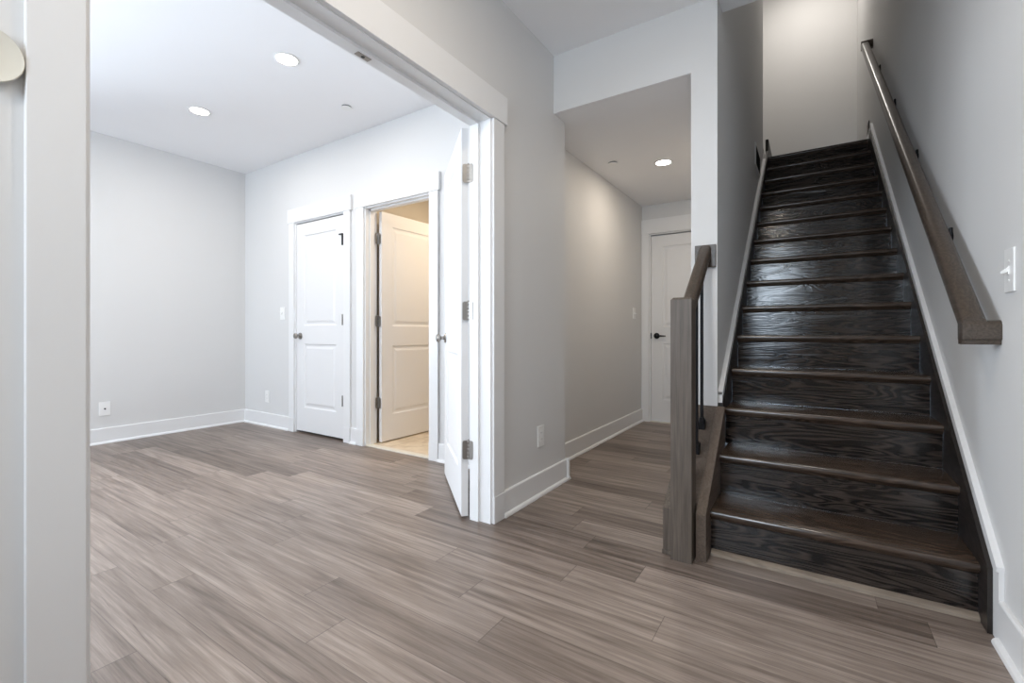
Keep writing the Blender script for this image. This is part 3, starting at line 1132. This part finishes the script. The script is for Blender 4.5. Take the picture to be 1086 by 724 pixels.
def outlet(c, n, label, w=0.072, h=0.118):
    m = plate_frame(c, n)
    t = thing('wall_outlet', label, 'outlet', c)
    obj('cover_plate', bx_m(m, -w / 2, w / 2, 0.0005, 0.007, -h / 2, h / 2, bevel=0.002), M['plastic'], t)
    for z in (-0.020, 0.020):
        b = BM()
        box(b, -0.0165, 0.0165, 0.0065, 0.0092, z - 0.0145, z + 0.0145, 0.003)
        b.transform(m)
        f = obj('socket', b, M['plastic'], t)
        b = BM()
        box(b, -0.0075, -0.0055, 0.0085, 0.0096, z - 0.004, z + 0.006)
        box(b, 0.0055, 0.0075, 0.0085, 0.0096, z - 0.004, z + 0.005)
        b.transform(m)
        obj('slots', b, M['slot'], f)
    return t


wall_switch((XR, 2.02, 1.192), (-1, 0), 'white toggle light switch on the right wall past the handrail end', 0.080, 0.135)
wall_switch((-4.576, YD, 1.196), (0, -1), 'small white light switch on the living room wall left of the closet door', 0.08, 0.13)
wall_switch((-1.60, 4.86, 1.208), (1, 0), 'white light switch on the left hall wall near the end door')
outlet((-4.865, YD, 0.315), (0, -1), 'white outlet low on the living room wall left of the closet door', 0.075, 0.125)
outlet((XF, 2.462, 0.360), (1, 0), 'white outlet low on the wall between wide opening and hall', 0.078, 0.128)
m = plate_frame((XL, 1.435, 0.313), (1, 0))
t = thing('cable_jack_plate', 'white cable jack plate low on the far living room wall', 'wall plate', (XL, 1.435, 0.313))
obj('cover_plate', bx_m(m, -0.040, 0.040, 0.0005, 0.007, -0.062, 0.062, bevel=0.002), M['plastic'], t)
b = BM(); cyl(b, (0, 0.006, 0.0), (0, 0.017, 0.0), 0.0065, 14); b.transform(m)
obj('jack', b, M['slot'], t)

# register low in the partition wall, near the head of the stairs
m = plate_frame((PX1, 4.82, 2.600), (1, 0))
t = thing('wall_register', 'dark vent grille low on the partition wall near the stair head', 'vent', (PX1, 4.82, 2.600))
b = BM()
hw_, hh_, fr = 0.225, 0.100, 0.016
box(b, -hw_, hw_, 0.0005, 0.010, hh_ - fr, hh_, 0.001)
box(b, -hw_, hw_, 0.0005, 0.010, -hh_, -hh_ + fr, 0.001)
box(b, -hw_, -hw_ + fr, 0.0005, 0.010, -hh_ + fr, hh_ - fr, 0.001)
box(b, hw_ - fr, hw_, 0.0005, 0.010, -hh_ + fr, hh_ - fr, 0.001)
b.transform(m)
obj('frame', b, M['plastic'], t)
b = BM()
box(b, -hw_ + fr, hw_ - fr, 0.0005, 0.003, -hh_ + fr, hh_ - fr)
for k in range(9):
    z = -hh_ + fr + 0.010 + k * 0.0185
    prism(b, [(-hw_ + fr, 0.003, z + 0.008), (-hw_ + fr, 0.009, z), (-hw_ + fr, 0.010, z + 0.002), (-hw_ + fr, 0.004, z + 0.010)],
          (2 * (hw_ - fr), 0, 0))
b.transform(m)
obj('louvres', b, M['vent'], t)

# small plate on the right wall at the stair head
m = plate_frame((XR, 6.13, 3.165), (-1, 0))
t = thing('wall_plate', 'small grey wall plate at the stair head on the right wall', 'wall plate', (XR, 6.13, 3.165))
obj('cover_plate', bx_m(m, -0.085, 0.085, 0.0005, 0.008, -0.055, 0.055, bevel=0.002), M['vent'], t)
obj('insert', bx_m(m, -0.05, 0.05, 0.0078, 0.011, -0.03, 0.03, bevel=0.002), M['shoe'], t)

# round dished wall control beside the near casing
t = thing('wall_dial', 'round cream wall device cut by the left frame edge', 'wall device', (XF, 0.185, 1.562))
b = BM()
lathe(b, [(0, 0.0005), (0.048, 0.0005), (0.052, 0.010), (0.0565, 0.016), (0.058, 0.020), (0.0565, 0.0225), (0.053, 0.0215),
          (0.035, 0.0175), (0.015, 0.0155), (0, 0.015)], (XF, 0.185, 1.562), (1, 0, 0), 48)
obj('housing', b, M['cream'], t, True)
b = BM()
lathe(b, [(0, 0.0148), (0.007, 0.0148), (0.007, 0.0165), (0, 0.017)], (XF, 0.185, 1.562), (1, 0, 0), 20)
obj('centre_cap', b, M['cream'], t, True)


# ------------------------------------------------------------------ recessed lights
def downlight(loc, label, power, color, group, r=0.078):
    t = thing('recessed_light', label, 'ceiling light', loc, group)
    x, y, z = loc
    b = BM()
    lathe(b, [(r - 0.014, -0.0005), (r, -0.0005), (r + 0.002, -0.003), (r - 0.002, -0.006), (r - 0.012, -0.0075), (r - 0.016, -0.004),
              (r - 0.014, -0.0005)], (x, y, z), (0, 0, 1), 40)
    obj('trim_ring', b, M['plastic'], t, True)
    b = BM()
    lathe(b, [(0, -0.001), (r - 0.015, -0.001), (r - 0.015, -0.004), (0, -0.0055)], (x, y, z), (0, 0, 1), 32)
    obj('lens', b, M['lens'], t, True)
    d = bpy.data.lights.new('lamp_glow', 'AREA')
    d.shape = 'DISK'
    d.size = 2 * (r - 0.018)
    d.energy = power
    d.color = color
    o = bpy.data.objects.new('lamp_glow', d)
    COL.objects.link(o)
    o.parent = t
    o.location = (0, 0, -0.0075)
    return t


WARM = (1.0, 0.86, 0.70)
SOFT = (1.0, 0.94, 0.87)
a0 = downlight((-2.862, 1.69, ZC), 'lit recessed ceiling light nearest the wide opening', DOWN_W['room'], SOFT, 'recessed lights in the living room ceiling')
dup(a0, (-4.118, 1.70, ZC), 'lit recessed ceiling light nearest the far living room wall')
dup(a0, (-2.862, -0.4, ZC), 'lit recessed ceiling light near the living room window, opening side')
dup(a0, (-4.118, -0.4, ZC), 'lit recessed ceiling light near the living room window, far side')
downlight((-1.033, 3.90, ZH), 'lit recessed light in the low hall ceiling', DOWN_W['hall'], WARM, None, 0.075)
f0 = downlight((-0.50, 1.05, ZF), 'lit recessed light in the foyer ceiling before the stairs', DOWN_W['foyer'], WARM, 'recessed lights in the foyer ceiling')
dup(f0, (-0.50, -0.75, ZF), 'lit recessed light in the foyer ceiling behind the viewpoint')
downlight((-0.05, 6.65, ZT), 'lit recessed light over the head of the stairs', DOWN_W['upper'], SOFT, None)
downlight((-2.45, 3.4, 2.5), 'lit recessed light in the bathroom ceiling', DOWN_W['bath'], (1.0, 0.80, 0.58), None)


def ceiling_cap(loc, label):
    t = thing('sprinkler_cap', label, 'ceiling cap', loc)
    x, y, z = loc
    b = BM()
    lathe(b, [(0, -0.0005), (0.036, -0.0005), (0.036, -0.0078), (0, -0.0078)], loc, (0, 0, 1), 28)
    obj('collar', b, M['slot'], t)
    b = BM()
    lathe(b, [(0, -0.008), (0.040, -0.008), (0.042, -0.010), (0.040, -0.013), (0, -0.0135)], loc, (0, 0, 1), 32)
    obj('cover_disc', b, M['plastic'], t, True)


ceiling_cap((-3.072, 2.306, ZC), 'small round white cap on the living room ceiling')
ceiling_cap((-1.391, 3.68, ZH), 'small round white cap on the hall ceiling')
